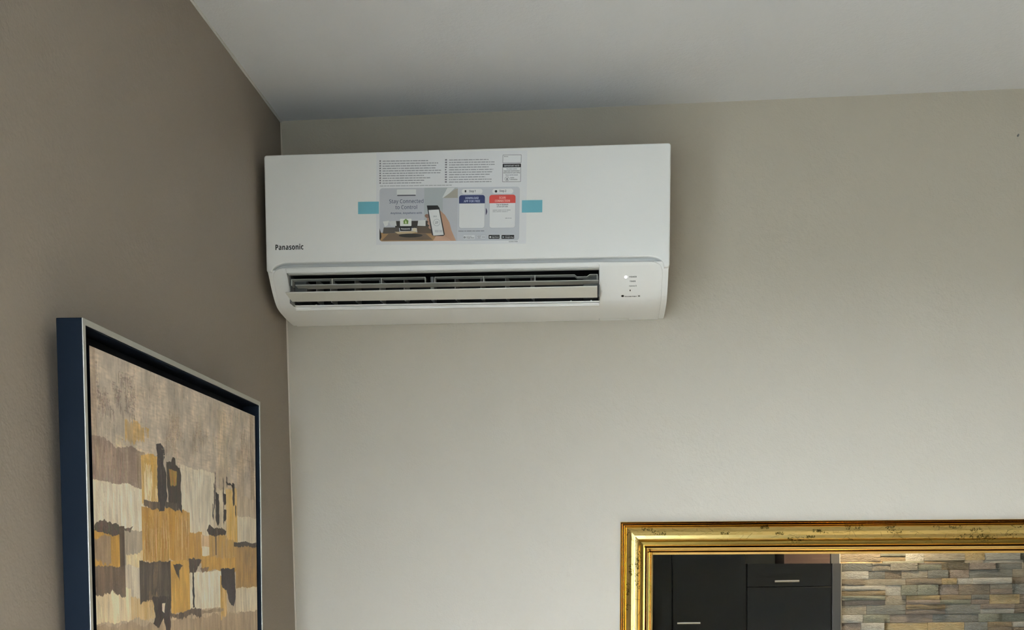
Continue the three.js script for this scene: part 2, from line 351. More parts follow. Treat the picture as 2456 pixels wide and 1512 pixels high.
// ---------------------------------------------------------------- the printed sheet and its tapes
const acPoint = (x, y, z) => { ac.updateMatrix(); return new THREE.Vector3(x, y, z).applyMatrix4(ac.matrix); };
function onPanel(o, x, y, z, turn) { o.position.copy(acPoint(x, y, z)); o.rotation.copy(ac.rotation); o.rotateZ(turn); }
{
  const K = 5, [c, g] = ctxOf(Math.round(289.4 * K), Math.round(171 * K));
  g.fillStyle = '#e9ebf0'; g.fillRect(0, 0, c.width, c.height);
  // from here on units are those of an enlargement of the photograph, turned upright
  const ax = K / 6.96, ay = K / 7.2;
  g.setTransform(ax, 0, 0, ay, K * (6.4 - 178 / 6.96), K * (66 - 505 / 7.2));
  const rrect = (x0, y0, x1, y1, r, fill, stroke) => { g.beginPath(); g.roundRect(x0, y0, x1 - x0, y1 - y0, r); if (fill) { g.fillStyle = fill; g.fill(); } if (stroke) { g.strokeStyle = stroke; g.lineWidth = 5; g.stroke(); } };
  const poly = (fill, ...pts) => { g.fillStyle = fill; g.beginPath(); pts.forEach(([x, y], i) => i ? g.lineTo(x, y) : g.moveTo(x, y)); g.closePath(); g.fill(); };
  const text = (t, x, y, size, fill, width, weight = 'bold', align = 'left') => { g.font = `${weight} ${size}px sans-serif`; g.textAlign = align; g.fillStyle = fill; g.fillText(t, x, y, width); };
  // rows of small print in many languages
  const words = (x0, x1, y, fill, h) => { let x = x0; g.fillStyle = fill; while (x < x1 - 6) { const w = Math.min(rr(18, 74), x1 - x); g.globalAlpha = 0.62; g.fillRect(x, y - h, w - 2, h); g.globalAlpha = 0.35; for (let k = x; k < x + w - 3; k += 7) g.fillRect(k, y - h * rr(0.8, 1.25), rr(3, 6), h); g.globalAlpha = 1; x += w + 6; } };
  const left = [830, 965, 940, 935, 1003, 995, 775, 860, 785, 750], right = [1635, 1715, 1720, 1640, 1700, 1695, 1655, 1595, 1680, 1680];
  left.forEach((e, i) => { const y = 152 + i * 32.4; words(175, 198, y, '#44464f', 16); words(218, e, y, '#767a84', 11); });
  right.forEach((e, i) => { const y = 148 + i * 32.4; words(1056, 1084, y, '#44464f', 16); words(1110, e, y, '#767a84', 11); });
  words(182, 1150, 480, '#8a8e98', 9);
  rrect(1825, 86, 2068, 190, 4, '#eceef2', '#6a6e78'); text('Notes:', 1838, 112, 20, '#70747e', 60);
  rrect(1825, 204, 2064, 440, 2, '#eceef2', '#6a6e78'); rrect(1825, 204, 2064, 249, 0, '#0a0b12');
  text('IMPORTANT NOTE', 1944, 238, 30, '#d6d8de', 205, 'bold', 'center');
  text('This product contains', 1944, 277, 20, '#74788a', 142, 'bold', 'center'); text('important maintenance', 1944, 303, 24, '#585c66', 212, 'bold', 'center');
  text('information for your safety', 1944, 329, 22, '#62666f', 222, 'bold', 'center'); text('Please read the manual', 1944, 356, 20, '#74788a', 165, 'bold', 'center');
  g.strokeStyle = '#90939c'; g.lineWidth = 5; g.beginPath(); g.arc(1884, 400, 28, 0, 7); g.stroke(); g.fillStyle = '#6f737d'; g.fillRect(1876, 388, 16, 30);
  text('Service', 1926, 395, 22, '#62666f', 52); text('Information', 1926, 418, 22, '#62666f', 96);
  // the picture panel
  g.save(); g.beginPath(); g.roundRect(178, 505, 1877, 712, 40); g.clip();
  poly('#c3c6cf', [178, 500], [2060, 500], [2060, 1220], [178, 1220]);
  poly('#b3bbc0', [780, 500], [1240, 500], [1030, 640], [1030, 1220], [780, 1220]); poly('#e1e4e6', [1190, 510], [1090, 510], [1022, 640], [1060, 640]); poly('#a9a59c', [1190, 530], [1240, 520], [1240, 645], [1030, 645]);
  rrect(410, 524, 670, 600, 10, '#e3e6e8'); rrect(416, 596, 664, 612, 6, '#4f545e');
  text('Stay Connected', 540, 706, 70, '#343d5c', 470, 'normal', 'center'); text('to Control', 540, 786, 70, '#343d5c', 300, 'normal', 'center'); text('Anytime, Anywhere with', 540, 852, 36, '#5a6280', 440, 'bold', 'center');
  poly('#9a7a55', [178, 1100], [900, 1100], [1210, 1215], [178, 1215]); poly('#6d5c4b', [300, 1115], [800, 1115], [900, 1200], [210, 1205]); poly('#2e2a28', [200, 1110], [178, 1040], [178, 1215], [205, 1160]);
  rrect(390, 945, 860, 1040, 6, '#332e2b'); poly('#54504b', [235, 1030], [440, 1030], [450, 1110], [222, 1112]); poly('#55483a', [680, 1020], [900, 1020], [900, 1115], [690, 1110]); poly('#e4e6e6', [222, 950], [305, 940], [290, 1000], [250, 1020]); poly('#d5d8da', [300, 950], [400, 940], [410, 1010], [330, 1010]); poly('#dfe1e1', [700, 940], [800, 935], [800, 1015], [690, 1012]);
  poly('#bca889', [380, 1090], [620, 1082], [700, 1092], [600, 1118], [430, 1118]); g.fillStyle = '#24221f'; g.beginPath(); g.ellipse(600, 1140, 160, 26, 0, 0, 7); g.fill(); g.fillStyle = '#dcd3bd'; g.beginPath(); g.ellipse(652, 1062, 32, 24, 0, 0, 7); g.fill();
  rrect(455, 915, 610, 1014, 10, '#eef1ee'); poly('#67893f', [494, 950], [533, 915], [576, 950], [566, 950], [566, 985], [503, 985], [503, 950]); poly('#dbe5b8', [528, 940], [536, 940], [546, 978], [522, 978]);
  rrect(455, 1014, 610, 1078, 10, '#15171b'); text('Panasonic', 532, 1060, 32, '#eceef0', 124, 'bold', 'center');
  // hand holding a telephone
  poly('#b18d76', [985, 800], [1060, 870], [1120, 970], [1150, 1080], [1210, 1216], [1010, 1216], [1040, 1140]); poly('#c09c86', [960, 1120], [1060, 1150], [1150, 1216], [900, 1216]);
  for (const [x, y, r] of [[812, 884, 26], [838, 935, 27], [848, 985, 26], [862, 1035, 26]]) { g.fillStyle = y < 900 ? '#8d6a5c' : '#b48f7d'; g.beginPath(); g.ellipse(x + 14, y, 38, r, 0.35, 0, 7); g.fill(); }
  poly('#14161a', [815, 742], [960, 742], [985, 775], [1060, 1130], [1040, 1150], [905, 1150], [885, 1130]); poly('#e8eaec', [838, 802], [978, 796], [1045, 1135], [905, 1145]);
  g.fillStyle = '#9aa0a8'; g.font = 'bold 24px sans-serif'; g.textAlign = 'center'; g.fillText('24.0', 925, 895); g.strokeStyle = '#b9bec4'; g.lineWidth = 6; g.beginPath(); g.arc(950, 970, 44, 0, 7); g.stroke(); text('27', 950, 985, 38, '#7c838d', 44, 'bold', 'center'); words(925, 1030, 1100, '#c0c4ca', 30);
  poly('#ccd0d9', [1230, 500], [2060, 500], [2060, 1220], [1225, 1220]);
  g.restore();
  rrect(1282, 528, 1560, 594, 32, '#eceef1'); rrect(1690, 530, 1968, 596, 32, '#eceef1'); rrect(1322, 544, 1342, 572, 3, '#20242c'); text('Step 1', 1380, 573, 40, '#5e6470', 90); g.fillStyle = '#20242c'; g.beginPath(); g.arc(1739, 564, 16, 0, 7); g.fill(); text('Step 2', 1784, 574, 40, '#5e6470', 92);
  rrect(1248, 612, 1592, 1050, 34, '#edeff3', '#b9bdc8'); rrect(1654, 612, 2000, 1050, 34, '#edeff3', '#b9bdc8');
  const head = (x0, x1, fill) => { g.beginPath(); g.roundRect(x0, 610, x1 - x0, 110, [34, 34, 0, 0]); g.fillStyle = fill; g.fill(); };
  head(1248, 1592, '#1c2a5e'); head(1652, 2000, '#c8453e');
  text('DOWNLOAD', 1420, 664, 40, '#ccd2e6', 180, 'bold', 'center'); text('APP FOR FREE', 1420, 706, 40, '#ccd2e6', 218, 'bold', 'center'); text('SCAN', 1826, 664, 40, '#f2c4bf', 88, 'bold', 'center'); text('CONNECTION', 1826, 706, 40, '#f2c4bf', 204, 'bold', 'center');
  text('Tap on Network', 1826, 748, 26, '#5e6470', 158, 'bold', 'center'); text('& Scan QR Code', 1826, 774, 26, '#6e7480', 148, 'bold', 'center'); words(1698, 1944, 818, '#9a9ea8', 9); words(1698, 1900, 838, '#a4a8b2', 9); words(1866, 1950, 926, '#9a9ea8', 10);
  g.fillStyle = '#2a1f4a'; g.beginPath(); g.moveTo(1606, 782); g.quadraticCurveTo(1642, 830, 1606, 878); g.closePath(); g.fill();
  words(1242, 1590, 1094, '#7b7f8a', 13);
  rrect(1312, 1142, 1462, 1194, 6, '#e3e6ec'); rrect(1484, 1142, 1612, 1194, 6, '#d9dce4', '#bcc0ca'); g.strokeStyle = '#4c515b'; g.lineWidth = 7; g.beginPath(); g.arc(1326, 1172, 9, 0, 7); g.stroke(); text('works with', 1350, 1164, 16, '#8a8e98', 70); text('Google Home', 1350, 1184, 20, '#6c707a', 104); text('works with', 1496, 1164, 18, '#7c808a', 48); text('alexa', 1500, 1184, 18, '#7c808a', 40); text('alexa', 1556, 1174, 18, '#8a8e98', 46);
  rrect(1648, 1142, 1794, 1194, 8, '#101216'); rrect(1820, 1144, 1988, 1196, 8, '#101216'); g.fillStyle = '#e8eaee'; g.beginPath(); g.arc(1670, 1170, 13, 0, 7); g.fill(); text('Download on the', 1692, 1160, 14, '#9fa3ab', 90); text('App Store', 1692, 1182, 24, '#d4d7dc', 92); poly('#b9c3cc', [1834, 1158], [1834, 1186], [1858, 1172]); text('GET IT ON', 1870, 1162, 14, '#9fa3ab', 60); text('Google Play', 1870, 1184, 24, '#d4d7dc', 110);
  text('ACXF55-17890', 2036, 1240, 20, '#868a94', 118, 'bold', 'right');
  const geo = new THREE.BoxGeometry(0.2894, 0.171, 0.0002); geo.translate(0.1447, -0.0855, 0);
  const paper = new THREE.MeshStandardMaterial({ color: 0xe3e6ec, roughness: 0.7 }), print = new THREE.MeshStandardMaterial({ map: colourTexture(c), roughness: 0.55 });
  const sheet = put('instruction_sheet', geo, [paper, paper, paper, paper, print, paper]);
  tag(sheet, 'white printed instruction sheet on the front of the air conditioner', 'sheet');
  onPanel(sheet, 0.2196, -0.0015, AD + 0.0003, -0.016);
}
for (const [x, y, w, label] of [[0.1827, -0.0918, 0.0405, 'blue tape to the left of the instruction sheet'], [0.4985, -0.0972, 0.0390, 'blue tape to the right of the instruction sheet']]) {
  const g = rbox(0, w, -0.0226, 0, -0.00012, 0.00012, 0.0001);
  const t = put('adhesive_tape', metreUV(g), M.tape); tag(t, label, 'tape');
  onPanel(t, x, y, AD + 0.0006, -0.012);
}

// ---------------------------------------------------------------- abstract painting on the left wall
{
  const W = 0.7809, Ht = 0.80, th = 0.0205, depth = 0.0335;       // leans out a little at the top
  const p = thing('framed_painting', 'abstract painting in ochre, cream and brown in a dark blue floating frame', 'painting', [0.0501, 1.7992, 1.1888]);
  // local axes: x along the wall to the right (world -z), y up, z out of the wall (world +x)
  p.rotation.set(th, Math.PI / 2, 0, 'YXZ');
  const wall = 0.009, face = 0.006;
  const bar = (x0, x1, y0, y1) => rbox(x0, x1, y0, y1, -depth, -0.0012, 0.0012);
  const cap = (x0, x1, y0, y1) => rbox(x0, x1, y0, y1, -0.0016, 0, 0.0006);
  const sides = [[0, wall, -Ht, 0], [W - wall, W, -Ht, 0], [wall, W - wall, -wall, 0], [wall, W - wall, -Ht, -Ht + wall]];
  for (const [x0, x1, y0, y1] of sides) {
    const rail = put('frame_rail', bar(x0, x1, y0, y1), M.navy, p);
    const fx = x1 - x0 < 0.02 ? (x0 === 0 ? [x0, x0 + face + 0.002] : [x1 - face, x1]) : [x0 - wall + face + 0.002, x1 + wall - face];
    const fy = y1 - y0 < 0.02 ? (y1 === 0 ? [y1 - face - 0.0015, y1] : [y0, y0 + face]) : [y0, y1];
    const edge = put('silver_edge', cap(fx[0], fx[1], fy[0], fy[1]), M.silver, rail); edge.userData.label = 'thin silver edge';
  }
  put('backing_board', box(wall, W - wall, -Ht + wall, -wall, -depth, -depth + 0.004), M.navy, p);
  // the canvas
  const CW = 0.732, CH = 0.745, [c, g] = ctxOf(1464, 1490);
  const X = (u) => u * 1464, Y = (v) => v * 1490;
  const mix = (a, b, t) => a.map((k, i) => k + (b[i] - k) * t);
  const css = (k, a = 1) => `rgba(${k.map((q) => Math.max(0, Math.min(255, q | 0))).join(',')},${a})`;
  const hex = (h) => [1, 3, 5].map((i) => parseInt(h.slice(i, i + 2), 16));
  g.fillStyle = '#b2a597'; g.fillRect(0, 0, c.width, c.height);
  // dry vertical drags of paint over a block, with ragged ends
  function block(u0, v0, u1, v1, colour, other = colour, rag = 0.012, strength = 1) {
    const a = hex(colour), b = hex(other), x0 = X(u0), x1 = X(u1);
    const q = rr(0, 90), jag = rag * 750;
    for (let x = x0; x < x1; x += 2) {
      const top = Y(v0) + jag * (perlin.noise(x * 0.011, v0 * 50, 3) * 1.4 + 0.5 * perlin.noise(x * 0.07, v0 * 50, 5) + rr(-0.08, 0.08)), end = Y(v1) + jag * (perlin.noise(x * 0.013, v1 * 50, 7) * 1.4 + 0.9 * perlin.noise(x * 0.06, v1 * 50, 9) + rr(-0.12, 0.12));
      for (let y = top; y < end; y += 9) {
        const t = 0.42 + 0.75 * perlin.noise(x * 0.022, y * 0.006, q) + 0.55 * perlin.noise(x * 0.09, y * 0.012, q + 3), l = 1 + 0.10 * perlin.noise(x * 0.05, y * 0.008, q + 7);
        g.fillStyle = css(mix(a, b, Math.min(1, Math.max(0, t))).map((v) => v * l), strength); g.fillRect(x, y, 2.6, Math.min(9.6, end - y));
      }
    }
    const area = (x1 - x0) * (Y(v1) - Y(v0));
    for (let i = 0; i < area / 900; i++) {                       // single drags of the loaded brush, and runs
      const x = rr(x0, x1 - 6), y = rr(Y(v0), Y(v1) - 8), m = rnd() < 0.5 ? rr(0.78, 0.93) : rr(1.05, 1.17);
      g.fillStyle = css(mix(a, b, rnd()).map((v) => v * m), 0.4 * strength); g.beginPath(); g.roundRect(x, y, Math.min(rr(2, 8), x1 - x), Math.min(rr(14, 110), Y(v1) - y), 2); g.fill();
    }
  }
  function scumble(u0, v0, u1, v1, colour, n, alpha, len = 26) {  // broken, scratchy dry brush
    const k = hex(colour);
    for (let i = 0; i < n; i++) {
      const x = X(rr(u0, u1)), y = Y(rr(v0, v1)), d = perlin.noise(x * 0.006, y * 0.006, 4) + 0.6 * perlin.noise(x * 0.02, y * 0.02, 8);
      if (d < 0.02) continue;
      g.fillStyle = css(k.map((q) => q + rr(-10, 10)), alpha * rr(0.4, 1));
      if (rnd() < (len > 40 ? 0.97 : 0.62)) g.fillRect(x, y, rr(1.5, 4.5), rr(4, len)); else g.fillRect(x, y, rr(3, 16), rr(1.5, 4));
    }
  }
  function shape(colour, pts, streak = 0.5) {
    g.save(); g.beginPath();
    pts.forEach(([u, v], i) => {                                 // edges waver like those of a palette knife
      const [u1, v1] = pts[(i + 1) % pts.length], L = Math.hypot(X(u1 - u), Y(v1 - v)), n = Math.max(2, Math.round(L / 7));
      for (let k = 0; k < n; k++) { const x = X(u + (u1 - u) * k / n), y = Y(v + (v1 - v) * k / n), w = Math.min(6, L * 0.12); const px = x + w * (perlin.noise(x * 0.05, y * 0.05, 1) + 0.7 * perlin.noise(x * 0.16, y * 0.16, 2)), py = y + w * (perlin.noise(x * 0.05, y * 0.05, 5) + 0.7 * perlin.noise(x * 0.16, y * 0.16, 6)); i || k ? g.lineTo(px, py) : g.moveTo(px, py); }
    });
    g.closePath(); g.clip();
    const us = pts.map((q) => q[0]), vs = pts.map((q) => q[1]), k = hex(colour);
    g.fillStyle = colour; g.fillRect(0, 0, c.width, c.height);
    for (let x = X(Math.min(...us)); x < X(Math.max(...us)); x += 3) for (let i = 0; i < 3; i++) { const y = Y(rr(Math.min(...vs), Math.max(...vs))); g.fillStyle = css(k.map((q) => q * rr(0.72, 1.35)), streak); g.fillRect(x, y, rr(2, 4), rr(12, 70)); }
    g.restore();
  }
  // ground
  scumble(0, 0, 1, 0.32, '#8a7768', 2200, 0.35); scumble(0, 0, 1, 0.32, '#c4b39c', 2200, 0.4); scumble(0, 0, 1, 0.30, '#75645a', 900, 0.35); scumble(0.4, 0, 1, 0.2, '#b7a68f', 2600, 0.5, 50);
  scumble(0.02, 0.02, 0.2, 0.1, '#6f5f55', 900, 0.5); scumble(0.35, 0.06, 0.62, 0.14, '#8d7a68', 1500, 0.4); scumble(0.86, 0.04, 0.99, 0.25, '#7d6c5d', 900, 0.5, 70); scumble(0.13, 0.105, 0.27, 0.14, '#b08844', 900, 0.75, 30); scumble(0.10, 0.13, 0.3, 0.165, '#cbbba2', 1200, 0.6);
  block(0.150, 0.108, 0.245, 0.136, '#b58d45', '#ad9474', 0.03, 0.6); block(0.0, 0.0, 0.022, 0.24, '#8d7a6b', '#b0a08d', 0.01, 0.6); block(0.955, 0.0, 0.985, 0.25, '#84725f', '#b0a08d', 0.01, 0.7);
  block(0.0, 0.150, 0.208, 0.222, '#8a7769', '#75635a', 0.012, 0.8); scumble(0, 0.15, 0.21, 0.22, '#a08d7d', 500, 0.5, 60); block(0.205, 0.152, 0.245, 0.235, '#9b8975', '#7c6b5c', 0.01);
  block(0.70, 0.02, 0.76, 0.19, '#a3927f', '#b9a994', 0.03, 0.6); block(0.84, 0.10, 0.9, 0.24, '#9d8b79', '#b5a58f', 0.03, 0.6);
  // pale fields
  block(0, 0.218, 0.236, 0.300, '#e0d5c3', '#cfc2ad', 0.010); block(0.445, 0.160, 0.668, 0.305, '#d8cebd', '#c4b8a6', 0.012); block(0.66, 0.19, 0.84, 0.30, '#c9bda8', '#b3a592', 0.015); block(0.826, 0.20, 1, 0.25, '#a5937f', '#c0b29d', 0.012, 0.8); block(0.826, 0.245, 1, 0.310, '#d2c8b6', '#bbae9a', 0.008);
  block(0, 0.395, 1, 0.56, '#b8a78f', '#9d8b76', 0.02); block(0, 0.465, 1, 1, '#a59179', '#8d7a64', 0.02);
  // ochres
  block(0.226, 0.156, 0.314, 0.250, '#c2a878', '#b08a45', 0.012); scumble(0.24, 0.17, 0.31, 0.25, '#e0d2b6', 500, 0.6, 60); block(0.223, 0.250, 0.497, 0.352, '#a47c38', '#b18f5c', 0.010); scumble(0.23, 0.255, 0.49, 0.345, '#c0a987', 420, 0.6, 120); scumble(0.23, 0.255, 0.49, 0.345, '#8a6324', 420, 0.6, 120);
  block(0.490, 0.292, 0.575, 0.350, '#aa823e', '#9c7b4b', 0.012); block(0.57, 0.296, 0.633, 0.322, '#b89873', '#c9b294', 0.006); block(0.575, 0.320, 0.627, 0.342, '#ddd2c0', '#cfc1aa', 0.003); block(0.569, 0.338, 0.823, 0.372, '#b28f50', '#a27a38', 0.008); block(0.625, 0.292, 0.824, 0.342, '#a88548', '#9a8366', 0.010); block(0.752, 0.190, 0.838, 0.302, '#ba9650', '#c9b184', 0.02);
  block(0.0, 0.300, 0.118, 0.368, '#ae8640', '#9c7838', 0.008); block(0.0, 0.314, 0.071, 0.354, '#7c6b5e', '#927e69', 0.02, 0.85); block(0.133, 0.298, 0.222, 0.365, '#9b8f80', '#b3a692', 0.010); block(0.141, 0.336, 0.223, 0.372, '#c9b489', '#d9cbb0', 0.02); block(0.822, 0.312, 1, 0.414, '#8d7350', '#a3814a', 0.010); scumble(0.83, 0.32, 0.99, 0.4, '#6f5d4e', 400, 0.6, 90);
  block(0.135, 0.363, 0.214, 0.440, '#d0c5b2', '#a89a8a', 0.012); block(0.0, 0.398, 0.161, 0.458, '#dccdb0', '#cbb797', 0.010); block(0.160, 0.419, 0.292, 0.459, '#b99a68', '#c8b593', 0.012); block(0.374, 0.352, 0.491, 0.455, '#ab823d', '#b4924f', 0.008); block(0.490, 0.372, 0.711, 0.452, '#e2d7c3', '#d0c4af', 0.006); block(0.700, 0.38, 0.745, 0.475, '#a98343', '#c2a878', 0.02); block(0.818, 0.411, 1, 0.468, '#d0c4ae', '#b7a892', 0.008);
  // darks
  shape('#3b3334', [[0.308, 0.130], [0.330, 0.128], [0.353, 0.133], [0.355, 0.150], [0.345, 0.165], [0.361, 0.185], [0.362, 0.228], [0.345, 0.255], [0.318, 0.256], [0.312, 0.235], [0.312, 0.17]]); scumble(0.31, 0.135, 0.35, 0.16, '#b7a897', 26, 0.8, 18);
  shape('#41372f', [[0.362, 0.160], [0.392, 0.158], [0.400, 0.148], [0.415, 0.149], [0.418, 0.162], [0.440, 0.166], [0.450, 0.180], [0.444, 0.205], [0.452, 0.255], [0.428, 0.246], [0.372, 0.240], [0.366, 0.20]]); shape('#94723a', [[0.378, 0.172], [0.424, 0.174], [0.420, 0.203], [0.384, 0.203]]);
  block(0.236, 0.239, 0.322, 0.252, '#4a3e35', '#6b5b4c', 0.008); block(0.351, 0.236, 0.429, 0.249, '#3f3631', '#5d5047', 0.006);
  shape('#54483f', [[0, 0.292], [0.035, 0.283], [0.11, 0.290], [0.124, 0.300], [0.118, 0.304], [0.085, 0.309], [0.03, 0.303], [0.002, 0.302]]); block(0.112, 0.292, 0.134, 0.368, '#5b4c40', '#4a3c33', 0.006); shape('#5f5145', [[0.12, 0.296], [0.165, 0.293], [0.178, 0.289], [0.165, 0.299]]);
  block(0, 0.362, 0.134, 0.408, '#5d4e42', '#6c5a49', 0.014); block(0.206, 0.350, 0.375, 0.428, '#49403a', '#5f5245', 0.010); scumble(0.21, 0.352, 0.3, 0.42, '#86704f', 240, 0.5, 60);
  shape('#3d3330', [[0.27, 0.42], [0.375, 0.42], [0.372, 0.452], [0.367, 0.49], [0.345, 0.488], [0.330, 0.462], [0.318, 0.468], [0.306, 0.478], [0.272, 0.470], [0.286, 0.457]]); shape('#d8cbb4', [[0.322, 0.432], [0.342, 0.432], [0.334, 0.452], [0.322, 0.446]], 0.2);
  shape('#4b4038', [[0.388, 0.356], [0.452, 0.358], [0.425, 0.369], [0.428, 0.390], [0.410, 0.376]]); shape('#463b33', [[0.484, 0.345], [0.572, 0.346], [0.562, 0.356], [0.545, 0.362], [0.530, 0.374], [0.490, 0.375]]); shape('#231e1d', [[0.508, 0.374], [0.518, 0.374], [0.520, 0.446], [0.510, 0.446]]); shape('#6b5a48', [[0.56, 0.365], [0.62, 0.363], [0.61, 0.372], [0.57, 0.372]]);
  shape('#3c3232', [[0.705, 0.367], [0.812, 0.366], [0.816, 0.435], [0.800, 0.453], [0.770, 0.445], [0.745, 0.415], [0.712, 0.408]]);
  for (const q of [[0.676, 0.155, 0.005, 0.23], [0.668, 0.18, 0.006, 0.24], [0.688, 0.2, 0.026, 0.272], [0.656, 0.225, 0.006, 0.262], [0.734, 0.165, 0.005, 0.27], [0.742, 0.198, 0.024, 0.226], [0.742, 0.232, 0.022, 0.262], [0.762, 0.16, 0.007, 0.186], [0.762, 0.173, 0.018, 0.181], [0.812, 0.172, 0.016, 0.225], [0.828, 0.22, 0.008, 0.25]]) shape('#332b2b', [[q[0] - q[2] / 2, q[1]], [q[0] + q[2] / 2, q[1] + 0.003], [q[0] + q[2] / 2, q[3] - 0.006], [q[0], q[3]], [q[0] - q[2] / 2, q[3] - 0.008]]);
  shape('#332b2b', [[0.764, 0.173], [0.820, 0.176], [0.820, 0.180], [0.764, 0.177]]); shape('#4a3f39', [[0.61, 0.285], [0.628, 0.272], [0.650, 0.278], [0.72, 0.276], [0.752, 0.282], [0.740, 0.292], [0.69, 0.292], [0.67, 0.298], [0.625, 0.293]]); block(0.809, 0.305, 0.998, 0.315, '#3f3632', '#57493d', 0.007); block(0.668, 0.29, 0.676, 0.335, '#6a5137', '#4a3c30', 0.006); block(0.371, 0.451, 0.563, 0.464, '#51443b', '#6c5c4d', 0.012); block(0.56, 0.455, 0.72, 0.461, '#8a7862', '#6d5d4c', 0.006, 0.7);
  // below the edge of the photograph the composition goes on in the same blocks
  block(0.05, 0.52, 0.4, 0.62, '#b08a48', '#9a7838', 0.015); block(0.45, 0.55, 0.7, 0.7, '#d3c7b2', '#bfb09a', 0.015); block(0.2, 0.66, 0.42, 0.8, '#51453c', '#65564a', 0.015); block(0.7, 0.62, 0.95, 0.82, '#a5803e', '#8d7350', 0.015);
  scumble(0, 0, 1, 0.55, '#8f7d6b', 1200, 0.18, 60); scumble(0, 0, 1, 0.55, '#d8cbb6', 1200, 0.18, 60);
  // the whole surface dragged downwards with a dry brush: streaks, blotches and the tooth of the cloth
  {
    const img = g.getImageData(0, 0, 1464, 900), d = img.data;
    const lin = new Float32Array(256).map((_, i) => (i / 255) ** 2.2), n2 = (x, y, z) => perlin.noise(x, y, z);
    for (let y = 0; y < 900; y++) for (let x = 0; x < 1464; x++) {
      const i = 4 * (y * 1464 + x), upper = Math.min(1, Math.max(0, (330 - y) / 120));
      const streak = n2(x * 0.11, y * 0.009, 1) + 0.7 * n2(x * 0.31, y * 0.022, 2), drag = n2(x * 0.02, y * 0.16, 3), blot = n2(x * 0.008, y * 0.008, 5) + 0.6 * n2(x * 0.025, y * 0.02, 6), tooth = n2(x * 0.5, y * 0.5, 9);
      const k = 1.36 * (0.5 + 0.5 * Math.min(1, lin[d[i]] / 0.16)) * (1 + 0.09 * streak + 0.12 * tooth + 0.14 * n2(x * 0.045, y * 0.02, 11) + 0.10 * blot + upper * (0.16 * drag * (blot > 0 ? 1.4 : 0.4) + 0.24 * blot));
      const warm = 1 + 0.03 * blot * upper, mottle = 1 + upper * (0.16 * n2(x * 0.07, y * 0.05, 13) + 0.22 * n2(x * 0.014, y * 0.012, 15));
      d[i] = 255 * Math.min(0.93, lin[d[i]] * k * warm * mottle) ** (1 / 2.2); d[i + 1] = 255 * Math.min(0.90, lin[d[i + 1]] * k * mottle) ** (1 / 2.2); d[i + 2] = 255 * Math.min(0.84, lin[d[i + 2]] * k / warm * mottle) ** (1 / 2.2);
    }
    g.putImageData(img, 0, 0);
  }
  const canvas = box(0.0305, 0.0305 + CW, -0.0276 - CH, -0.0276, -0.026, -0.0055);
  const uv = canvas.attributes.uv, pos = canvas.attributes.position;
  for (let i = 0; i < pos.count; i++) uv.setXY(i, (pos.getX(i) - 0.0305) / CW, 1 - (-0.0276 - pos.getY(i)) / CH);
  const relief = tiledNoise(256, [[20, 0.4], [90, 0.5], [128, 0.4]]); relief.repeat.set(5, 3);
  const face3 = new THREE.MeshStandardMaterial({ map: colourTexture(c), roughness: 0.55, bumpMap: relief, bumpScale: 0.0005 });
  put('canvas', canvas, [M.navy, M.navy, M.navy, M.navy, face3, M.navy], p);
}

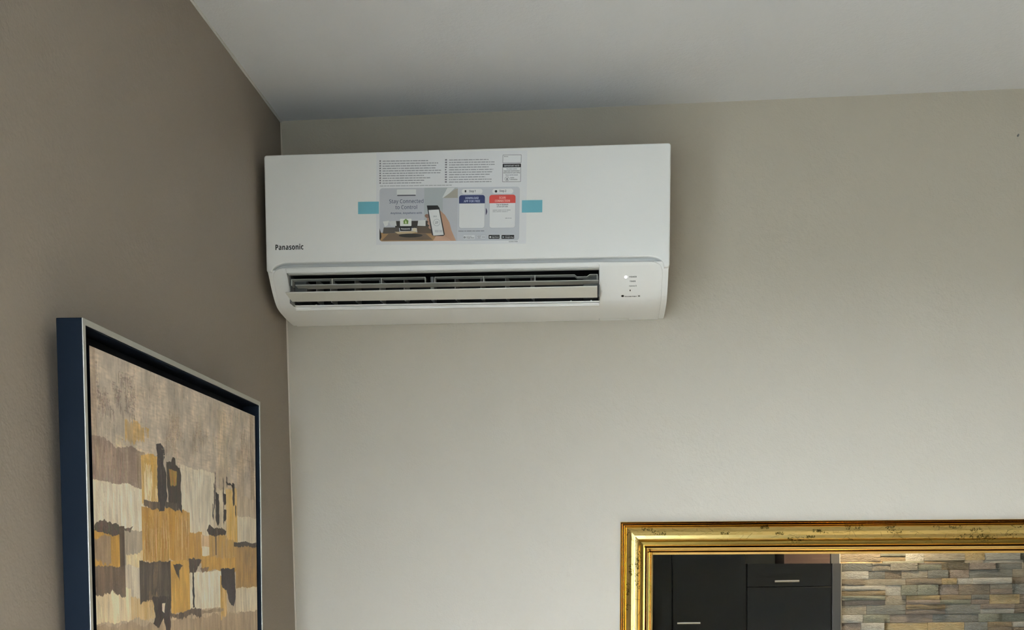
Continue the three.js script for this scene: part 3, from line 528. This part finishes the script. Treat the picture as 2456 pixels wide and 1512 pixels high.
// ---------------------------------------------------------------- gilt mirror on the back wall
{
  const W = 1.16, Ht = 0.82;
  const m = thing('gilt_mirror', 'large wall mirror in a wide antique gold frame', 'mirror', [0.702, 1.5868, 0.004]);
  m.rotation.set(-0.035, 0, -0.0083, 'ZXY');                      // leans back on the wall by its top edge, hung a touch askew
  // moulding, [distance from the outer edge, height] in millimetres
  const P = [[0, 0], [0, 12]];
  const bead = (u0, u1, z0, z1) => { for (let i = 0; i <= 8; i++) { const t = i / 8; P.push([u0 + (u1 - u0) * t, z0 + (z1 - z0) * Math.sin(Math.PI * t) ** 0.8]); } };
  bead(0.1, 2.5, 13, 16); P.push([2.6, 9], [3.4, 9]); bead(3.5, 5.6, 14, 17.2); P.push([5.7, 10], [7.1, 10]); bead(7.2, 10.3, 16, 20); P.push([10.4, 16.5]);
  for (let i = 0; i <= 24; i++) { const t = i / 24; P.push([10.8 + 21.5 * t, 17.2 + 15 * (1 - (1 - t) ** 2.2)]); }
  P.push([34.5, 32.2], [36.8, 31.3], [38.8, 29.0], [40.2, 25.6], [41.2, 22.0], [44, 19.6], [48.4, 18.4]);
  bead(48.8, 52.2, 18.4, 22.6); P.push([52.4, 12], [54.1, 12]);
  for (let i = 0; i <= 10; i++) { const t = i / 10; P.push([54.4 + 7 * t, 20.4 + 1.8 * Math.sin(Math.PI * Math.min(1, t * 1.7 + 0.1)) - 4.6 * t ** 2.2]); }
  P.push([61.6, 9.6], [62.9, 9.6]); bead(63.1, 65.6, 13.4, 15.8); P.push([65.8, 12.6], [68.2, 11.2], [68.8, 9], [68.8, 0]);
  const [c, g] = ctxOf(2048, 140);                               // length of 1.17 m by the width of the moulding
  g.fillStyle = '#f2d08a'; g.fillRect(0, 0, 2048, 140);
  const mm = 2048 / 1170, V = 140 / 68.8;
  const [rc, rg] = ctxOf(2048, 140); rg.fillStyle = 'rgb(44,44,44)'; rg.fillRect(0, 0, 2048, 140); rg.fillStyle = 'rgb(96,96,96)'; rg.fillRect(0, 10.8 * V, 2048, 38 * V);
  g.fillStyle = '#d3b873'; g.fillRect(0, 10.8 * V, 2048, 31 * V); g.fillStyle = '#8a7740'; g.fillRect(0, 41.5 * V, 2048, 7 * V);
  for (const [a, b] of [[2.5, 3.5], [5.65, 7.2], [10.25, 10.8], [52.3, 54.3], [61.5, 63.1]]) { g.fillStyle = '#2c1408'; g.fillRect(0, a * V, 2048, (b - a) * V); }   // dark red-brown stripes along the quirks
  for (let i = 0; i < 900; i++) { g.fillStyle = `rgba(${rnd() < 0.5 ? '214,190,130' : '186,156,86'},0.35)`; g.fillRect(rr(0, 2048), rr(10.8, 40) * V, rr(3, 40), rr(1, 5)); }
  const wear = 'rgba(74,66,30,';
  for (let k = 0; k < 34; k++) {                                 // patches of rubbed, cracked leaf
    const x = rr(0, 2048), y = rr(12, 40) * V, n = 10 + Math.floor(rr(0, 40)), spread = rr(8, 36);
    for (let i = 0; i < n; i++) { g.fillStyle = wear + rr(0.35, 0.8) + ')'; g.beginPath(); g.ellipse(x + rr(-1, 1) * spread, y + rr(-1, 1) * spread * 0.35, rr(0.6, 4), rr(0.5, 2.4), rr(0, 3), 0, 7); g.fill(); }
  }
  for (let k = 0; k < 130; k++) { g.strokeStyle = wear + rr(0.3, 0.75) + ')'; g.lineWidth = rr(0.6, 1.5); let x = rr(0, 2048), y = rr(11, 41) * V; g.beginPath(); g.moveTo(x, y); const a = rr(0, 6.3); for (let i = 0; i < 5; i++) { x += Math.cos(a) * rr(2, 9); y += Math.sin(a) * rr(1, 6) + rr(-3, 3); g.lineTo(x, y); } g.stroke(); }
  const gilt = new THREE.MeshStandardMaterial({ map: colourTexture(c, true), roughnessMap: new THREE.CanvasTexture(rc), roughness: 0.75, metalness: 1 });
  function rail(L, name) {                                       // runs along +x from 0 to L, outer edge at y = 0, mitred
    const pos = [], uv = [], idx = [];
    for (const [u, z] of P) for (const e of [0, 1]) { const k = u / 1000; pos.push(e ? L - k : k, -k, z / 1000); uv.push((e ? L - k : k) / 1.17, 1 - k / 0.0688); }
    for (let i = 0; i < P.length - 1; i++) { const a = 2 * i; idx.push(a, a + 2, a + 1, a + 1, a + 2, a + 3); }
    const b = new THREE.BufferGeometry();
    b.setAttribute('position', new THREE.Float32BufferAttribute(pos, 3)); b.setAttribute('uv', new THREE.Float32BufferAttribute(uv, 2)); b.setIndex(idx);
    b.computeVertexNormals();
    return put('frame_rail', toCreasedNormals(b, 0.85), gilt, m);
  }
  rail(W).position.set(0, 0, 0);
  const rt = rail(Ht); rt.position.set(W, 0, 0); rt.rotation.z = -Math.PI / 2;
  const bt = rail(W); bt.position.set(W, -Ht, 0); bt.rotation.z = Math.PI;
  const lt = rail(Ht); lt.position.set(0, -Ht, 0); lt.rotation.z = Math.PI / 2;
  put('backing_board', box(0.004, W - 0.004, -Ht + 0.004, -0.004, 0, 0.005), M.backing, m);
  // glass with a bevelled border
  const a = 0.0672, b = 0.0885, zf = 0.0100, ze = 0.0093;
  put('mirror_glass', box(b, W - b, -Ht + b, -b, 0.0055, zf), M.mirror, m);
  const o = [[a, -a], [W - a, -a], [W - a, -Ht + a], [a, -Ht + a]], n = [[b, -b], [W - b, -b], [W - b, -Ht + b], [b, -Ht + b]];
  for (let i = 0; i < 4; i++) {
    const j = (i + 1) % 4, q = [[...o[i], ze], [...o[j], ze], [...n[j], zf], [...n[i], zf], [...o[i], 0.0055], [...o[j], 0.0055], [...n[j], 0.0055], [...n[i], 0.0055]];
    const f = [[3, 2, 1], [3, 1, 0], [4, 5, 6], [4, 6, 7], [0, 1, 5], [0, 5, 4]];
    const geo = new THREE.BufferGeometry(); geo.setAttribute('position', new THREE.Float32BufferAttribute(f.flat().flatMap((k) => q[k]), 3)); geo.computeVertexNormals();
    put('bevel', geo, M.mirror, m);
  }
}

// ---------------------------------------------------------------- the far side of the room, seen in the mirror
{
  const Z = 3.6;
  const door = (parent, x0, x1, y0, y1, hx0, hx1, hy) => {
    const d = put('door', rbox(x0, x1, y0, y1, Z, Z + 0.02, 0.0015), M.gloss, parent);
    if (hx0) {
      const h = new THREE.CylinderGeometry(0.006, 0.006, hx1 - hx0, 14); h.rotateZ(Math.PI / 2); h.translate((hx0 + hx1) / 2, hy, Z - 0.030);
      const posts = [hx0 + 0.015, hx1 - 0.015].map((x) => { const q = new THREE.CylinderGeometry(0.004, 0.004, 0.030, 8); q.rotateX(Math.PI / 2); q.translate(x, hy, Z - 0.015); return q; });
      put('handle', join([h, ...posts]), M.chrome, d);
    }
  };
  const cabinet = (label, x0, x1, top = CEIL - 0.004) => { const k = thing('kitchen_cabinet', label, 'cabinet'); put('carcass', box(x0, x1, 0, top, Z + 0.022, 3.94), M.carcass, k); return k; };
  let k = cabinet('plain dark cabinet at the left edge of the mirror reflection', 0.66, 0.988);
  door(k, 0.663, 0.986, 0.1, 2.415);
  k = cabinet('dark glossy cabinet reflected with its handle at the lower left of its door', 0.990, 1.349);
  door(k, 0.993, 1.347, 1.420, 2.415, 1.012, 1.124, 1.466); door(k, 0.993, 1.347, 0.1, 1.416);
  k = cabinet('dark glossy cabinet reflected beside the stone cladding, handle high on its door', 1.351, 1.757, 1.98);
  door(k, 1.354, 1.755, 1.640, 1.978, 1.480, 1.597, 1.664); door(k, 1.354, 1.755, 0.1, 1.636);
  const [c, g] = ctxOf(512, 256); g.fillStyle = '#4a382f'; g.fillRect(0, 0, 512, 256);
  for (let i = 0; i < 500; i++) { g.fillStyle = `rgba(${rnd() < 0.5 ? '40,28,22' : '120,96,84'},${rr(0.05, 0.3)})`; g.fillRect(rr(-60, 512), rr(0, 256), rr(20, 160), rr(0.6, 2.4)); }
  tag(put('wooden_fascia', box(1.535, 1.757, 1.985, CEIL - 0.001, Z + 0.002, 3.94), new THREE.MeshStandardMaterial({ map: colourTexture(c, true), roughness: 0.5 })), 'brown wooden fascia above the cabinet, seen along the rim of the mirror', 'fascia');
  const t3 = struct('trim_3', rbox(1.758, 1.799, 0, CEIL, Z - 0.004, 3.94, 0.002), M.trim);
  struct('trim_4', rbox(1.7995, STONE_X0, 0, CEIL, Z + 0.012, 3.94, 0.002), new THREE.MeshStandardMaterial({ color: new THREE.Color(0.4, 0.4, 0.37), roughness: 0.6 }));
}
// stone cladding, every stone a piece
{
  const stoneMap = (tones, veins) => {
    const [c, g] = ctxOf(256, 128); g.fillStyle = tones[0]; g.fillRect(0, 0, 256, 128);
    for (let i = 0; i < 260; i++) { g.fillStyle = tones[Math.floor(rnd() * tones.length)]; g.globalAlpha = rr(0.1, 0.45); g.beginPath(); g.ellipse(rr(0, 256), rr(0, 128), rr(3, 30), rr(1, 9), rr(-0.5, 0.5), 0, 7); g.fill(); }
    g.globalAlpha = 0.5; g.strokeStyle = veins; for (let i = 0; i < 16; i++) { g.lineWidth = rr(0.5, 2); let x = rr(0, 256), y = rr(0, 128); g.beginPath(); g.moveTo(x, y); for (let s = 0; s < 6; s++) { x += rr(4, 16); y += rr(-9, 12); g.lineTo(x, y); } g.stroke(); }
    g.globalAlpha = 1; return colourTexture(c, true);
  };
  const sets = [[['#9c9484', '#8a8274', '#aaa394', '#797163'], '#655d4e'], [['#aa9670', '#b8a884', '#93815c', '#948a72'], '#6a5230'], [['#7d7262', '#8c8070', '#6c6152', '#978a74'], '#4a4032'], [['#7b7b74', '#6b6c66', '#8a8b85', '#757064'], '#4b4c48'], [['#b3b0a6', '#a09d95', '#c2bfb6', '#938f86'], '#77746c'], [['#8a7a60', '#97825f', '#786850', '#827868'], '#5b4a32'], [['#8c8074', '#7e7267', '#9a8e80', '#756a5e'], '#574c42'], [['#858678', '#777868', '#949584', '#6c6d60'], '#52534a']];
  const relief = tiledNoise(128, [[6, 0.5], [16, 0.5], [48, 0.4]]);
  const mats = sets.map(([t, v]) => new THREE.MeshStandardMaterial({ map: stoneMap(t, v), roughness: 0.75, bumpMap: relief, bumpScale: 0.004 }));
  const shapes = Array.from({ length: 10 }, (_, q) => {          // unit stones facing -z with a split, uneven face
    const b = new THREE.BoxGeometry(1, 1, 1, 5, 3, 1), p = b.attributes.position;
    for (let i = 0; i < p.count; i++) if (p.getZ(i) < 0) {
      const x = p.getX(i), y = p.getY(i), edge = Math.max(Math.abs(x) > 0.49, Math.abs(y) > 0.49);
      p.setZ(i, p.getZ(i) - 0.16 * perlin.noise(x * 3 + q * 7, y * 2, q) + (edge ? 0.10 : 0) + 0.1 * x * ((q % 3) - 1));
    }
    b.computeVertexNormals();
    return b;
  });
  const rest = mats.map(() => []);
  const lay = (x0, x1, y0, y1, single) => {
    for (let y = y0; y < y1 - 0.012;) {
      const h = Math.min([0.040, 0.050, 0.056, 0.046, 0.030][Math.floor(rnd() * 5)], y1 - y);
      for (let x = x0; x < x1 - 0.01;) {
        let w = rr(0.07, 0.21); if (x1 - x - w < 0.05) w = x1 - x;
        const d = rr(0.020, 0.034), split = rnd() < 0.28 && h > 0.044, pieces = split ? [[y, h * 0.5], [y + h * 0.5, h * 0.5]] : [[y, h]];
        for (const [yy, hh] of pieces) {
          const sh = shapes[Math.floor(rnd() * 10)], mt = mats[Math.floor(rnd() * mats.length)], dd = d * rr(0.8, 1.2);
          if (single) { const s = put('stone', sh, mt, wallFront); s.scale.set(w - 0.0012, hh - 0.0012, dd); s.position.set(x + w / 2, yy + hh / 2, STONE_Z - dd / 2 + 0.002); }
          else { const b = sh.clone(); b.scale(w - 0.0012, hh - 0.0012, dd); b.translate(x + w / 2, yy + hh / 2, STONE_Z - dd / 2 + 0.002); rest[mats.indexOf(mt)].push(b); }
        }
        x += w;
      }
      y += h;
    }
  };
  lay(STONE_X0, 2.86, 1.32, CEIL, true);
  lay(2.86, ROOM_X, 1.32, CEIL, false); lay(STONE_X0, ROOM_X, 0, 1.32, false);
  put('stone_cladding', mergeGeometries(rest.map(join), true), mats, wallFront).userData.kind = 'stuff';
}
{
  const n = new THREE.CylinderGeometry(0.0016, 0.0014, 0.006, 10); n.scale(1, 1, 1.5); n.rotateX(Math.PI / 2);
  const m = put('nail', n, M.greyPlastic); m.position.set(1.4903, 2.3361, 0.002);
  tag(m, 'tiny dark nail in the bare beige wall, high above the gilt mirror', 'nail');
}
// warm downlights over the far side and the middle of the room
function downlight(x, z, label, intensity, angle = 1.4) {
  const d = thing('ceiling_downlight', label, 'downlight', [x, CEIL, z]);
  const ring = new THREE.LatheGeometry([[0.030, -0.002], [0.045, -0.006], [0.048, -0.003], [0.048, 0], [0.030, 0]].map((q) => new THREE.Vector2(...q)), 32);
  put('trim_ring', ring, M.windowFrame, d);
  const lens = new THREE.CylinderGeometry(0.030, 0.030, 0.002, 24); lens.translate(0, -0.0012, 0);
  put('lamp_lens', lens, new THREE.MeshStandardMaterial({ color: 0xffffff, emissive: new THREE.Color(1, 0.78, 0.5), emissiveIntensity: 12 }), d);
  const s = new THREE.SpotLight(new THREE.Color(1, 0.76, 0.47), intensity, 0, angle, 0.6, 2);
  s.position.set(0, -0.006, 0); s.target.position.set(0, -1, 0); s.castShadow = true; s.shadow.radius = 1.5; s.name = 'downlight_lamp';
  d.add(s); d.add(s.target); s.target.name = 'downlight_aim';
}
downlight(1.93, 3.40, 'round ceiling downlight above the left end of the stone cladding', 4.5);
downlight(1.46, 1.6, 'added round ceiling downlight over the middle of the room', 2.0);  // unseen extra lamp, put in for a warm highlight on the gilt frame

renderer.render(scene, camera);
